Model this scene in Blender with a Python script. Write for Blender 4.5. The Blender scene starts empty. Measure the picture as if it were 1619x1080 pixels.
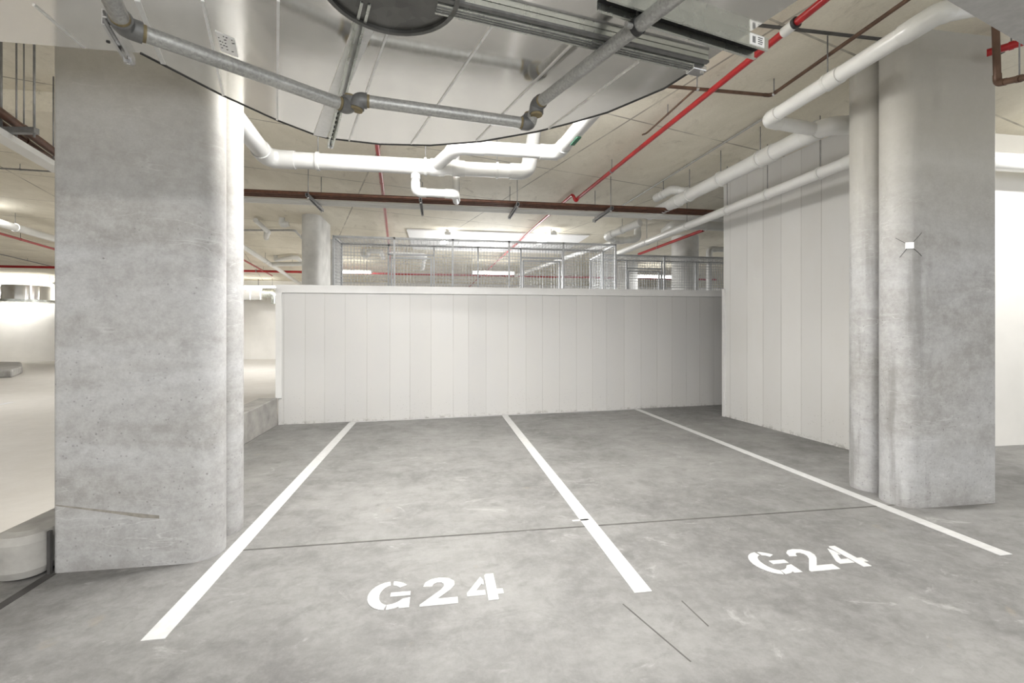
import bpy, bmesh, math, random
from mathutils import Vector, Matrix
random.seed(7)
C = bpy.context.scene.collection
V = Vector
PI = math.pi

# ------------------------------------------------------------------ camera model
W, H, F = 1619.0, 1080.0, 730.0
CX, HOR, YAW, CAMZ = 810.0, 522.0, math.radians(9.03), 1.41
SN, CS = math.sin(YAW), math.cos(YAW)

def at(px, py, z=None, y=None, d=None):
    """the point of the garage seen at a photo pixel, at a known height z, or at a known row y, or at a known depth d"""
    u, v = (px - CX) / F, (HOR - py) / F
    if z is not None:
        d = (z - CAMZ) / v
    elif y is not None:
        d = y / (CS - u * SN)
    l = u * d
    return V((d * SN + l * CS, d * CS - l * SN, CAMZ + v * d))

# ------------------------------------------------------------------ materials
class NT:
    def __init__(s, name):
        s.m = bpy.data.materials.new(name); s.m.use_nodes = True
        s.t = s.m.node_tree; s.n = s.t.nodes
        s.b = s.n['Principled BSDF']
        s.geo = s.n.new('ShaderNodeNewGeometry')
        s.pos = s.geo.outputs['Position']
    def lk(s, a, b):
        if hasattr(a, 'default_value') or hasattr(a, 'is_linked'): s.t.links.new(a, b)
        else: b.default_value = a
    def math(s, op, a, b=0.0, clamp=False):
        n = s.n.new('ShaderNodeMath'); n.operation = op; n.use_clamp = clamp
        s.lk(a, n.inputs[0]); s.lk(b, n.inputs[1]); return n.outputs[0]
    def mapping(s, scale=(1, 1, 1), rot=(0, 0, 0), loc=(0, 0, 0), vec=None):
        n = s.n.new('ShaderNodeMapping'); s.lk(vec or s.pos, n.inputs[0])
        n.inputs['Scale'].default_value = scale; n.inputs['Rotation'].default_value = rot; n.inputs['Location'].default_value = loc
        return n.outputs[0]
    def noise(s, scale, detail=4, rough=.55, dist=0, vec=None):
        n = s.n.new('ShaderNodeTexNoise'); s.lk(vec or s.pos, n.inputs['Vector'])
        n.inputs['Scale'].default_value = scale; n.inputs['Detail'].default_value = detail
        n.inputs['Roughness'].default_value = rough; n.inputs['Distortion'].default_value = dist
        return n.outputs['Fac']
    def voro(s, scale, feature='F1', vec=None, rnd=1.0, out='Distance'):
        n = s.n.new('ShaderNodeTexVoronoi'); n.feature = feature; s.lk(vec or s.pos, n.inputs['Vector'])
        n.inputs['Scale'].default_value = scale; n.inputs['Randomness'].default_value = rnd
        return n.outputs[out]
    def ramp(s, fac, lo, hi, a=0.0, b=1.0):
        n = s.n.new('ShaderNodeMapRange'); n.clamp = True
        s.lk(fac, n.inputs[0]); n.inputs[1].default_value = lo; n.inputs[2].default_value = hi
        n.inputs[3].default_value = a; n.inputs[4].default_value = b
        return n.outputs[0]
    def mix(s, fac, a, b, mode='MIX'):
        n = s.n.new('ShaderNodeMix'); n.data_type = 'RGBA'; n.blend_type = mode
        s.lk(fac, n.inputs[0])
        for x, i in ((a, 6), (b, 7)):
            if isinstance(x, (tuple, list)): n.inputs[i].default_value = (*x[:3], 1)
            else: s.lk(x, n.inputs[i])
        return n.outputs[2]
    def sep(s, i):
        n = s.n.new('ShaderNodeSeparateXYZ'); s.lk(s.pos, n.inputs[0]); return n.outputs[i]
    def dot(s, d):
        n = s.n.new('ShaderNodeVectorMath'); n.operation = 'DOT_PRODUCT'; s.lk(s.pos, n.inputs[0]); n.inputs[1].default_value = d
        return n.outputs['Value']
    def bump(s, h, strength=.2, dist=.01):
        n = s.n.new('ShaderNodeBump'); n.inputs['Strength'].default_value = strength; n.inputs['Distance'].default_value = dist
        s.lk(h, n.inputs['Height']); s.lk(n.outputs[0], s.b.inputs['Normal'])
    def fin(s, col=None, rough=.6, metal=0.0, spec=None):
        if col is not None:
            if isinstance(col, (tuple, list)): s.b.inputs['Base Color'].default_value = (*col[:3], 1)
            else: s.lk(col, s.b.inputs['Base Color'])
        s.lk(rough, s.b.inputs['Roughness']); s.lk(metal, s.b.inputs['Metallic'])
        if spec is not None: s.b.inputs['Specular IOR Level'].default_value = spec
        return s.m

def m_plain(name, col, rough=.5, metal=0.0, var=.10, scale=9.0):
    t = NT(name)
    f = t.ramp(t.noise(scale, 4), .3, .7)
    lo = tuple(c * (1 - var) for c in col); hi = tuple(min(1, c * (1 + var * .5)) for c in col)
    return t.fin(t.mix(f, lo, hi), rough, metal)

def m_emit(name, col, strength):
    t = NT(name)
    t.b.inputs['Emission Color'].default_value = (*col, 1); t.b.inputs['Emission Strength'].default_value = strength
    return t.fin(col, .5)

def m_floor():
    t = NT('floor_concrete')
    big = t.ramp(t.noise(.5, 9, .66, .3), .42, .59)
    mid = t.ramp(t.noise(2.4, 10, .74, .35), .40, .64)
    sweep = t.ramp(t.noise(1.3, 8, .7, .5, t.mapping((1.0, 3.2, 1), (0, 0, .3))), .44, .62)
    fine = t.ramp(t.noise(38, 5, .7), .3, .72)
    c = t.mix(big, (.120, .118, .115), (.245, .242, .235))
    c = t.mix(t.math('MULTIPLY', mid, .5), c, (.262, .259, .253))
    c = t.mix(t.math('MULTIPLY', sweep, .5), c, (.15, .147, .142))
    c = t.mix(t.math('MULTIPLY', fine, .34), c, (.15, .147, .142))
    gr = t.ramp(t.noise(11, 9, .8, .2), .44, .66)
    c = t.mix(t.math('MULTIPLY', gr, .40), c, (.285, .282, .276))
    bl = t.ramp(t.noise(4.2, 9, .76, .5, t.mapping((1, 1.4, 1), (0, 0, .5), (1, 6, 0))), .50, .66)
    c = t.mix(t.math('MULTIPLY', bl, .45), c, (.095, .093, .09))
    scr = t.ramp(t.noise(3.0, 6, .7, .2, t.mapping((9, .7, 1), (0, 0, -.9))), .60, .72)
    c = t.mix(t.math('MULTIPLY', scr, .35), c, (.14, .137, .13))
    # pale smears of cement
    sm = t.ramp(t.noise(2.3, 9, .72, 1.6, t.mapping((1, 1.6, 1), (0, 0, -.4), (3, 5, 0))), .60, .72)
    c = t.mix(t.math('MULTIPLY', sm, .6), c, (.42, .415, .405))
    # few brown stains
    st = t.math('MULTIPLY', t.ramp(t.noise(3.1, 3, .5, .3, t.mapping((1, 1, 1), (0, 0, 0), (8.3, 2.2, 0))), .70, .78), .5)
    c = t.mix(st, c, (.27, .225, .16))
    # dark specks
    sp = t.math('MULTIPLY', t.ramp(t.voro(9.0), .035, .055, 1, 0), t.ramp(t.noise(1.4, 2), .5, .62))
    c = t.mix(t.math('MULTIPLY', sp, .7), c, (.10, .095, .09))
    # tyre arcs
    r1 = t.voro(.5, 'F1', t.mapping((1, 1, 0), (0, 0, 0), (.7, .35, 0)))
    arc = t.math('MULTIPLY', t.ramp(t.math('ABSOLUTE', t.math('SUBTRACT', r1, .42)), .015, .05, 1, 0), t.ramp(t.noise(2.0, 5, .7), .5, .7))
    c = t.mix(t.math('MULTIPLY', arc, .35), c, (.17, .165, .16))
    # brighter, warmer light beyond the kerb, painted into the slab colour
    lit_warm = t.ramp(t.sep(0), -2.7, -2.3, 1, 0)
    c = t.mix(t.math('MULTIPLY', lit_warm, .72), c, (.60, .57, .52))
    t.bump(t.noise(60, 4, .7), .08, .01)
    return t.fin(c, t.ramp(mid, 0, 1, .62, .48))

def m_column(name, seed, warm=0.0):
    t = NT(name)
    p = t.mapping((1, 1, 1), (0, 0, 0), (seed, seed * 1.7, seed * .6))
    band = t.ramp(t.noise(1.0, 5, .6, .5, t.mapping((.55, .55, 2.3), (0, 0, 0), (seed, 0, seed))), .38, .62)
    cl = t.ramp(t.noise(2.6, 7, .65, .4, p), .33, .68)
    fn = t.ramp(t.noise(55, 5, .75, 0, p), .3, .7)
    c = t.mix(band, (.27, .263, .25), (.415, .418, .426))
    c = t.mix(t.math('MULTIPLY', cl, .4), c, (.40, .395, .385))
    c = t.mix(t.math('MULTIPLY', fn, .42), c, (.22, .215, .21))
    gr = t.ramp(t.noise(14, 8, .8, 0, p), .42, .66)
    c = t.mix(t.math('MULTIPLY', gr, .42), c, (.52, .52, .52))
    bl = t.ramp(t.noise(5.5, 8, .75, .3, t.mapping((1, 1, 1.6), (0, 0, 0), (seed + 4, 1, 2))), .50, .68)
    c = t.mix(t.math('MULTIPLY', bl, .34), c, (.19, .183, .172))
    if warm > .2:
        stk = t.math('MULTIPLY', t.ramp(t.noise(9, 4, .6, 0, t.mapping((1, 1, .10))), .50, .64), t.ramp(t.sep(0), 3.72, 3.90, 1, .12))
        c = t.mix(t.math('MULTIPLY', stk, .45), c, (.14, .135, .125))
    # pale pour veins: thin contour lines of a stretched noise
    nv = t.noise(1.5, 4, .5, .45, t.mapping((.9, .9, 4.2), (0, 0, 0), (seed * 2, 3, 1)))
    vein = t.ramp(t.math('ABSOLUTE', t.math('SUBTRACT', nv, .52)), .001, .007, 1, 0)
    vein = t.math('MULTIPLY', vein, t.ramp(t.noise(2.2, 3, .6, 0, p), .46, .64))
    c = t.mix(t.math('MULTIPLY', vein, .33), c, (.62, .62, .62))
    # air holes, denser low down
    lowd = t.ramp(t.sep(2), .05, 2.2, .62, .36)
    hole = t.math('MULTIPLY', t.ramp(t.voro(26, 'F1', p), .10, .17, 1, 0), t.math('LESS_THAN', t.noise(5, 3, .6, 0, p), lowd))
    hole2 = t.math('MULTIPLY', t.ramp(t.voro(13, 'F1', p), .05, .10, 1, 0), t.math('LESS_THAN', t.noise(4, 2, .6, 0, p), t.math('SUBTRACT', lowd, .07)))
    hole = t.math('MAXIMUM', t.math('MULTIPLY', hole, .55), t.math('MULTIPLY', hole2, .9))
    c = t.mix(t.math('MULTIPLY', hole, .75), c, (.13, .125, .12))
    # warmer tone towards the head
    top = t.math('MULTIPLY', t.ramp(t.sep(2), 1.9, 3.0), .55 + warm)
    c = t.mix(top, c, (.42, .405, .36))
    base = t.math('MULTIPLY', t.ramp(t.sep(2), .0, .10, 1, 0), t.ramp(t.noise(6, 4), .4, .65))
    c = t.mix(t.math('MULTIPLY', base, .5), c, (.20, .19, .18))
    t.bump(t.math('SUBTRACT', t.noise(30, 5, .7), hole), .12, .01)
    return t.fin(c, .62)

def m_ceiling():
    t = NT('ceiling_concrete')
    p = t.mapping((1, 1, 1), (0, 0, math.radians(-16)))
    big = t.ramp(t.noise(.6, 5, .6, .4, p), .35, .66)
    mid = t.ramp(t.noise(2.4, 7, .68, .6, t.mapping((1, .45, 1), (0, 0, math.radians(-16)))), .36, .66)
    fn = t.ramp(t.noise(45, 4, .7), .3, .7)
    c = t.mix(big, (.70, .655, .545), (.86, .815, .70))
    c = t.mix(t.math('MULTIPLY', mid, .6), c, (.64, .595, .48))
    c = t.mix(t.math('MULTIPLY', fn, .16), c, (.27, .25, .21))
    st = t.ramp(t.noise(1.8, 6, .7, 1.5, t.mapping((1, 1, 1), (0, 0, 0), (4, 9, 0))), .62, .72)
    c = t.mix(t.math('MULTIPLY', st, .55), c, (.30, .265, .20))
    st2 = t.ramp(t.noise(4.5, 8, .75, .8, t.mapping((1, .5, 1), (0, 0, math.radians(-16)), (7, 1, 0))), .55, .70)
    c = t.mix(t.math('MULTIPLY', st2, .38), c, (.36, .325, .255))
    xs = t.n.new('ShaderNodeSeparateXYZ'); t.lk(p, xs.inputs[0])
    def joint(o, step, off):
        f = t.math('FRACT', t.math('ADD', t.math('DIVIDE', o, step), off))
        return t.math('LESS_THAN', t.math('ABSOLUTE', t.math('SUBTRACT', f, .5)), .011 / step)
    j = t.math('MAXIMUM', joint(xs.outputs[0], 2.45, .10), joint(xs.outputs[1], 1.8, .18))
    j = t.math('MULTIPLY', j, t.ramp(t.noise(1.6, 3), .30, .55))
    c = t.mix(t.math('MULTIPLY', j, .7), c, (.17, .15, .125))
    t.bump(t.noise(25, 4, .7), .08, .01)
    return t.fin(c, .75)

def m_boardwall(name, d, step, tint):
    """white painted board-marked concrete: boards run upright, counted along direction d"""
    t = NT(name)
    x = t.dot(d)
    n = t.n.new('ShaderNodeTexVoronoi'); n.voronoi_dimensions = '1D'; n.feature = 'DISTANCE_TO_EDGE'
    t.lk(t.math('DIVIDE', x, step), n.inputs['W']); n.inputs['Scale'].default_value = 1; n.inputs['Randomness'].default_value = .45
    n2 = t.n.new('ShaderNodeTexVoronoi'); n2.voronoi_dimensions = '1D'
    t.lk(t.math('DIVIDE', x, step), n2.inputs['W']); n2.inputs['Scale'].default_value = 1; n2.inputs['Randomness'].default_value = .45
    g = t.ramp(n.outputs['Distance'], .009, .022, 1, 0)
    g = t.math('MULTIPLY', g, t.ramp(t.noise(1.3, 4), .30, .60, .25, 1))
    tone = t.n.new('ShaderNodeSeparateColor'); t.lk(n2.outputs['Color'], tone.inputs[0])
    c = t.mix(tone.outputs[0], tuple(v * .93 for v in tint), tint)
    cl = t.ramp(t.noise(1.6, 6, .65, .3, t.mapping((1, 1, .45))), .42, .72)
    c = t.mix(t.math('MULTIPLY', cl, .28), c, (.56, .54, .50))
    c = t.mix(t.math('MULTIPLY', g, .62), c, (.34, .33, .31))
    # chips and scuffs near the floor
    lowd = t.ramp(t.sep(2), .0, .75, .60, .30)
    ch = t.math('MULTIPLY', t.ramp(t.voro(30), .10, .17, 1, 0), t.math('LESS_THAN', t.noise(4.5, 4, .7), lowd))
    c = t.mix(t.math('MULTIPLY', ch, .6), c, (.26, .25, .235))
    b = t.math('MULTIPLY', t.ramp(t.sep(2), .0, .06, 1, 0), t.ramp(t.noise(14, 5, .7), .50, .62))
    c = t.mix(t.math('MULTIPLY', b, .8), c, (.25, .235, .21))
    t.bump(t.math('MULTIPLY', g, -1.0), .3, .004)
    return t.fin(c, .55)

def m_galv(name, lo, hi, rough=.3, scale=26, metal=.9):
    t = NT(name)
    v = t.voro(scale, 'F1', None, 1, 'Color')
    s = t.n.new('ShaderNodeSeparateColor'); t.lk(v, s.inputs[0])
    f = t.math('MULTIPLY', t.math('ADD', s.outputs[0], t.ramp(t.noise(3, 5, .6), .3, .7)), .5)
    c = t.mix(f, lo, hi)
    return t.fin(c, t.ramp(t.noise(7, 3), .3, .7, rough * .85, rough * 1.2), metal)

M = {}
M['floor'] = m_floor()
M['ceil'] = m_ceiling()
M['colA'] = m_column('column_concrete_left', 1.3, .1)
M['colB'] = m_column('column_concrete_right', 6.1, .25)
M['colC'] = m_plain('far_column_concrete', (.60, .595, .57), .65, 0, .25, 2.5)
M['kerb'] = m_plain('kerb_concrete', (.36, .35, .33), .7, 0, .30, 5)
M['wallw'] = m_plain('white_painted_wall', (.80, .785, .75), .6, 0, .06, 1.5)
M['trimw'] = m_plain('white_trim_paint', (.64, .635, .625), .5, 0, .04, 6)
M['paint'] = m_plain('road_paint', (.54, .54, .538), .55, 0, .10, 22)
M['joint'] = m_plain('joint_sealant', (.055, .052, .05), .8, 0, .3)
M['joint_thin'] = m_plain('saw_cut', (.10, .096, .09), .9, 0, .3)
M['filler'] = m_plain('joint_filler', (.50, .465, .38), .8, 0, .3)
M['darkfiller'] = m_plain('dark_joint_filler', (.07, .06, .055), .8, 0, .3)
M['pvc'] = m_plain('white_pvc', (.69, .69, .67), .32, 0, .05, 3)
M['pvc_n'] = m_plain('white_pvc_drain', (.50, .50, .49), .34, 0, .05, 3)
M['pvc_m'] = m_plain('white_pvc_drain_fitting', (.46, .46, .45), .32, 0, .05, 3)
M['pvc_d'] = m_plain('white_pvc_fitting', (.64, .64, .615), .30, 0, .05, 3)
M['red'] = m_plain('red_enamel', (.36, .012, .014), .3, 0, .25, 5)
M['copper'] = m_plain('brown_copper', (.10, .042, .024), .42, .35, .35, 12)
M['brown'] = m_plain('brown_pipe', (.13, .075, .05), .45, .3, .35, 12)
M['galvsheet'] = m_galv('galvanised_sheet', (.84, .83, .80), (.90, .885, .85), .12, 120, .9)
M['galvseam'] = m_galv('galvanised_seam', (.72, .72, .71), (.82, .82, .81), .38, 40, .8)
M['galvrail'] = m_galv('galvanised_rail', (.56, .58, .54), (.66, .68, .63), .27, 170)
M['galvpipe'] = m_galv('galvanised_pipe', (.25, .25, .24), (.47, .47, .45), .40, 110, .55)
M['elbow'] = m_plain('cast_elbow', (.17, .17, .165), .5, .4, .3, 20)
M['thread'] = m_plain('thread_compound', (.22, .175, .09), .7, 0, .3, 30)
M['mesh'] = m_plain('galvanised_mesh', (.46, .47, .48), .45, .45, .15, 10)
M['conduit'] = m_plain('grey_conduit', (.42, .42, .41), .5, .2, .15, 20)
M['rod'] = m_plain('zinc_rod', (.26, .26, .26), .5, .6, .2, 20)
M['dark'] = m_plain('dark_metal', (.05, .05, .05), .5, .5, .3, 20)
M['chrome'] = m_plain('bright_zinc', (.75, .75, .75), .18, .95, .1, 20)
M['spigot'] = m_galv('dull_spigot', (.10, .10, .095), (.19, .19, .18), .33, 18, .8)
M['label'] = m_plain('paper_label', (.82, .82, .80), .6, 0, .04, 20)
M['ink'] = m_plain('label_ink', (.06, .06, .065), .7, 0, .1)
M['green'] = m_plain('green_tape', (.03, .12, .07), .6, 0, .1)
M['tag'] = m_plain('white_tag', (.92, .92, .92), .4, 0, .02)
M['greyduct'] = m_plain('grey_sprayed_duct', (.42, .415, .40), .75, 0, .12, 30)
M['board'] = m_plain('white_board', (.86, .86, .85), .6, 0, .03)
M['tube'] = m_emit('fluorescent_tube', (1.0, .98, .93), 12.0)
M['body'] = m_plain('batten_white', (.82, .82, .80), .4, 0, .04)
M['void'] = m_plain('dark_void', (.015, .015, .015), .9, 0, .1)

# ------------------------------------------------------------------ mesh building
def rounded(pts, R, n=7):
    """a polyline with its inner corners turned on arcs of radius R"""
    pts = [V(p) for p in pts]
    if len(pts) < 3 or R <= 0: return pts
    out = [pts[0]]
    for i in range(1, len(pts) - 1):
        a, b, c = pts[i - 1], pts[i], pts[i + 1]
        u, w = (a - b), (c - b); lu, lw = u.length, w.length
        u.normalize(); w.normalize()
        ang = u.angle(w)
        if ang > PI - .02: out.append(b); continue
        t = min(R / math.tan(ang / 2), lu * .49, lw * .49)
        r = t * math.tan(ang / 2)
        cen = b + (u + w).normalized() * (r / math.sin(ang / 2))
        p0, p1 = b + u * t, b + w * t
        v0, v1 = p0 - cen, p1 - cen
        tot = v0.angle(v1); ax = v0.cross(v1).normalized()
        for k in range(n + 1):
            out.append(cen + Matrix.Rotation(tot * k / n, 3, ax) @ v0)
    out.append(pts[-1])
    return out

class MB:
    def __init__(s): s.v = []; s.f = []; s.sm = []
    def add(s, vs, fs, smooth=False):
        b = len(s.v); s.v += [V(x) for x in vs]
        for f in fs: s.f.append([b + i for i in f]); s.sm.append(smooth)
        return s
    def box(s, lo, hi):
        (a, b, c), (d, e, f) = lo, hi
        return s.add([(a, b, c), (d, b, c), (d, e, c), (a, e, c), (a, b, f), (d, b, f), (d, e, f), (a, e, f)],
                     [(0, 3, 2, 1), (4, 5, 6, 7), (0, 1, 5, 4), (1, 2, 6, 5), (2, 3, 7, 6), (3, 0, 4, 7)])
    def bar(s, p, q, w, h, up=(0, 0, 1)):
        """a straight bar of width w (sideways) and height h (along up), centred on p-q"""
        p, q = V(p), V(q); d = (q - p).normalized(); u = V(up)
        sd = d.cross(u)
        if sd.length < 1e-4: sd = d.cross(V((1, 0, 0)))
        sd.normalize(); u = sd.cross(d).normalized()
        o = []
        for e in (p, q):
            for a, b in ((-1, -1), (1, -1), (1, 1), (-1, 1)): o.append(e + sd * (a * w / 2) + u * (b * h / 2))
        return s.add(o, [(3, 2, 1, 0), (4, 5, 6, 7), (0, 1, 5, 4), (1, 2, 6, 5), (2, 3, 7, 6), (3, 0, 4, 7)])
    def prof(s, p, q, poly, up=(0, 0, 1), caps=True):
        """an open or closed profile (list of side, up offsets) drawn from p to q as a closed thin section"""
        p, q = V(p), V(q); d = (q - p).normalized(); sd = d.cross(V(up)).normalized(); u = sd.cross(d).normalized()
        n = len(poly); o = [e + sd * a + u * b for e in (p, q) for a, b in poly]
        fs = [(i, (i + 1) % n, n + (i + 1) % n, n + i) for i in range(n)]
        if caps: fs += [tuple(range(n - 1, -1, -1)), tuple(range(n, 2 * n))]
        return s.add(o, fs)
    def tube(s, pts, r, seg=16, caps=True, r2=None):
        pts = [V(p) for p in pts]; n = len(pts)
        t0 = (pts[1] - pts[0]).normalized()
        ref = V((0, 0, 1)) if abs(t0.z) < .9 else V((1, 0, 0))
        nx = t0.cross(ref).normalized(); rings = []
        for i, p in enumerate(pts):
            if i == 0: t = t0
            elif i == n - 1: t = (pts[i] - pts[i - 1]).normalized()
            else: t = ((pts[i] - pts[i - 1]).normalized() + (pts[i + 1] - pts[i]).normalized()).normalized()
            nx = (nx - t * nx.dot(t)).normalized(); ny = t.cross(nx)
            rr = r if r2 is None else r + (r2 - r) * i / (n - 1)
            rings.append([p + (nx * math.cos(2 * PI * k / seg) + ny * math.sin(2 * PI * k / seg)) * rr for k in range(seg)])
        s.add([x for g in rings for x in g],
              [(i * seg + k, i * seg + (k + 1) % seg, (i + 1) * seg + (k + 1) % seg, (i + 1) * seg + k) for i in range(n - 1) for k in range(seg)], True)
        if caps:
            s.add(rings[0], [tuple(range(seg - 1, -1, -1))]); s.add(rings[-1], [tuple(range(seg))])
        return s
    def prism(s, poly, z0, z1, smooth=False):
        n = len(poly)
        a = sum(poly[i][0] * poly[(i + 1) % n][1] - poly[(i + 1) % n][0] * poly[i][1] for i in range(n))
        if a < 0: poly = poly[::-1]
        s.add([(x, y, z0) for x, y in poly] + [(x, y, z1) for x, y in poly],
              [(i, (i + 1) % n, n + (i + 1) % n, n + i) for i in range(n)], smooth)
        s.add([(x, y, z0) for x, y in poly], [tuple(range(n - 1, -1, -1))])
        s.add([(x, y, z1) for x, y in poly], [tuple(range(n))])
        return s
    def build(s, name, mat, parent=None, bevel=0, base=True):
        me = bpy.data.meshes.new(name); o = bpy.data.objects.new(name, me); C.objects.link(o)
        if parent is not None:
            off = V((0, 0, 0)); q = parent
            while q is not None: off += q.location; q = q.parent
            o.parent = parent; loc = V((0, 0, 0)); org = off
        elif base:
            xs = [v.x for v in s.v]; ys = [v.y for v in s.v]
            org = V(((min(xs) + max(xs)) / 2, (min(ys) + max(ys)) / 2, min(v.z for v in s.v))); loc = org
        else: org = loc = V((0, 0, 0))
        me.from_pydata([v - org for v in s.v], [], s.f)
        me.polygons.foreach_set('use_smooth', s.sm); me.update()
        bm = bmesh.new(); bm.from_mesh(me)
        bmesh.ops.remove_doubles(bm, verts=bm.verts, dist=1e-5)
        bmesh.ops.recalc_face_normals(bm, faces=bm.faces)
        for e in bm.edges:
            if len(e.link_faces) == 2 and e.link_faces[0].normal.angle(e.link_faces[1].normal, 0) > math.radians(42): e.smooth = False
        bm.to_mesh(me); bm.free()
        me.materials.append(mat); o.location = loc
        if bevel:
            b = o.modifiers.new('bevel', 'BEVEL'); b.width = bevel; b.segments = 2; b.limit_method = 'ANGLE'
        return o

def tag(o, label, cat, group=None, kind=None):
    o['label'] = label; o['category'] = cat
    if group: o['group'] = group
    if kind: o['kind'] = kind
    return o
def struct(o, kind='structure'):
    o['kind'] = kind; return o
def thing(name, loc, label, cat, group=None):
    o = bpy.data.objects.new(name, None); C.objects.link(o); o.location = V(loc); o.empty_display_size = .1
    return tag(o, label, cat, group)

CEIL = 3.80

# ------------------------------------------------------------------ the setting
struct(MB().box((-26, -9, -.2), (22, 24.2, 0)).build('floor', M['floor'], base=False))
struct(MB().box((-26, -9, CEIL), (22, 24.2, CEIL + .25)).build('ceiling', M['ceil'], base=False))
struct(MB().box((-26, 24.0, 0), (22, 24.2, CEIL)).build('wall_far', M['wallw'], base=False))
struct(MB().box((-26.2, -9, 0), (-26, 24.2, CEIL)).build('wall_left', M['wallw'], base=False))

# parapet wall across the head of the bays
PA, PB = at(440, 672, z=0), at(1140, 640, z=0)
PD = (PB - PA).normalized(); PN = V((-PD.y, PD.x, 0))
M['parapet'] = m_boardwall('parapet_paint', (PD.x, PD.y, 0), .31, (.525, .52, .51))
PE = PA + PD * 11.0
def ptop(s): return 2.075 + .0095 * s
pw = MB()
a, b = PA, PE
pw.add([a, b, b + PN * .2, a + PN * .2, a + V((0, 0, ptop(0))), b + V((0, 0, ptop(11))), b + PN * .2 + V((0, 0, ptop(11))), a + PN * .2 + V((0, 0, ptop(0)))],
       [(0, 3, 2, 1), (4, 5, 6, 7), (0, 1, 5, 4), (1, 2, 6, 5), (2, 3, 7, 6), (3, 0, 4, 7)])
pwall = struct(pw.build('wall_back', M['parapet'], base=False))
tr = MB()
tr.bar(PA - PN * .012 + PD * -.03 + V((0, 0, ptop(0) - .05)), PE - PN * .012 + V((0, 0, ptop(11) - .05)), .03, .115)
tr.bar(PA + PN * .1 - PD * .03 + V((0, 0, ptop(0) + .004)), PE + PN * .1 + V((0, 0, ptop(11) + .004)), .24, .012)
struct(tr.build('trim_1', M['trimw'], base=False))
tr = MB()
tr.bar(PA - PN * .012 + PD * .01 + V((0, 0, .40)), PA - PN * .012 + PD * .01 + V((0, 0, ptop(0) - .05)), .085, .03, PN)
tr.bar(PA + PN * .1 - PD * .02 + V((0, 0, .40)), PA + PN * .1 - PD * .02 + V((0, 0, ptop(0))), .02, .24, PN)
struct(tr.build('trim_2', M['trimw'], base=False))

# white wall on the right and its return
RA, RB = at(1144, 658, z=0), at(1345, 712, z=0)
RD = (RB - RA).normalized(); RN = V((-RD.y, RD.x, 0))
if RN.x < 0: RN = -RN
M['rightwall'] = m_boardwall('right_wall_paint', (RD.x, RD.y, 0), .33, (.66, .655, .64))
RE = RA + RD * 2.45
rw = MB().prism([(p.x, p.y) for p in (RA, RE, RE + RN * .2, RA + RN * .2)], 0, CEIL)
struct(rw.build('wall_right', M['rightwall'], base=False))
struct(MB().box((RE.x + .02, 4.62, 0), (14, 4.82, CEIL)).build('wall_return', M['wallw'], base=False))
tr = MB().bar(RA - RN * .012 + RD * .02 + V((0, 0, 0.0)), RA - RN * .012 + RD * .02 + V((0, 0, 2.08)), .05, .03, RN)
struct(tr.build('trim_3', M['trimw'], base=False))

# saw cut and movement joints
struct(MB().box((-1.25, 3.185, 0), (4.2, 3.200, .002)).build('trim_4', M['joint_thin'], base=False))
struct(MB().box((-2.235, 1.2, 0), (-2.185, 3.05, .003)).box((-2.229, 3.045, 0), (-2.214, 3.066, .25)).build('trim_5', M['joint'], base=False))
struct(MB().box((-1.3, 3.25, CEIL - .006), (4.8, 3.285, CEIL)).build('trim_6', M['joint_thin'], base=False))
for k, (a, b) in enumerate((((985, 955), (1092, 1046)), ((1078, 950), (1120, 990)))):
    struct(MB().bar(at(*a, z=.001), at(*b, z=.001), .006, .002).build('trim_%d' % (7 + k), M['joint_thin'], base=False))

# ------------------------------------------------------------------ columns
def stadium(x0, x1, yc, r, round_left, round_right, small=.03, n=18):
    P = []
    def arc(cx, cy, rr, a0, a1, k): P.extend((cx + rr * math.cos(a0 + (a1 - a0) * i / k), cy + rr * math.sin(a0 + (a1 - a0) * i / k)) for i in range(k + 1))
    if round_right: arc(x1 - r, yc, r, -PI / 2, PI / 2, n)
    else: arc(x1 - small, yc - r + small, small, -PI / 2, 0, 4); arc(x1 - small, yc + r - small, small, 0, PI / 2, 4)
    if round_left: arc(x0 + r, yc, r, PI / 2, 3 * PI / 2, n)
    else: arc(x0 + small, yc + r - small, small, PI / 2, PI, 4); arc(x0 + small, yc - r + small, small, PI, 3 * PI / 2, 4)
    return P
def column(poly, mat, label, z1=CEIL):
    return tag(MB().prism(poly, 0, z1, True).build('concrete_column', mat), label, 'column', None, 'thing')
R_ = .15
colm = column(stadium(-2.215, -1.358, 3.21, R_, False, True), M['colA'], 'broad grey concrete column beside the low kerb, its flat face to the viewer')
sk = [at(88, 798, y=3.0595), at(180, 808, y=3.0595), at(252, 815, y=3.0595), at(252, 820, y=3.0595), at(225, 819, y=3.0595), at(180, 812, y=3.0595), at(88, 800, y=3.0595)]
M['scuff'] = m_plain('rubber_scuff', (.25, .235, .205), .8, 0, .3, 30)
MB().add([V((p.x, 3.0590, p.z)) for p in sk], [tuple(range(len(sk)))]).build('scuff_mark', M['scuff'], colm)
column(stadium(-2.215, -1.381, 3.54, R_, False, True), M['colA'], 'rear twin of the kerb-side column, only its slim rounded nose showing')
column(stadium(3.615, 4.50, 3.25, R_, True, False), M['colB'], 'broad grey concrete column carrying the small white square tag')
column(stadium(3.66, 4.50, 3.58, R_, True, False), M['colB'], 'slim dark-streaked column nose between the tagged column and the white board-marked wall')
tag(MB().box((-2.20, 3.362, 0), (-1.43, 3.388, CEIL)).build('joint_filler_board', M['filler']), 'beige joint filler strip between the twin columns by the kerb', 'joint filler')
tag(MB().box((3.76, 3.402, 0), (4.49, 3.428, CEIL)).build('joint_filler_board', M['darkfiller']), 'dark joint filler strip between the tagged column and its twin', 'joint filler')

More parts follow.
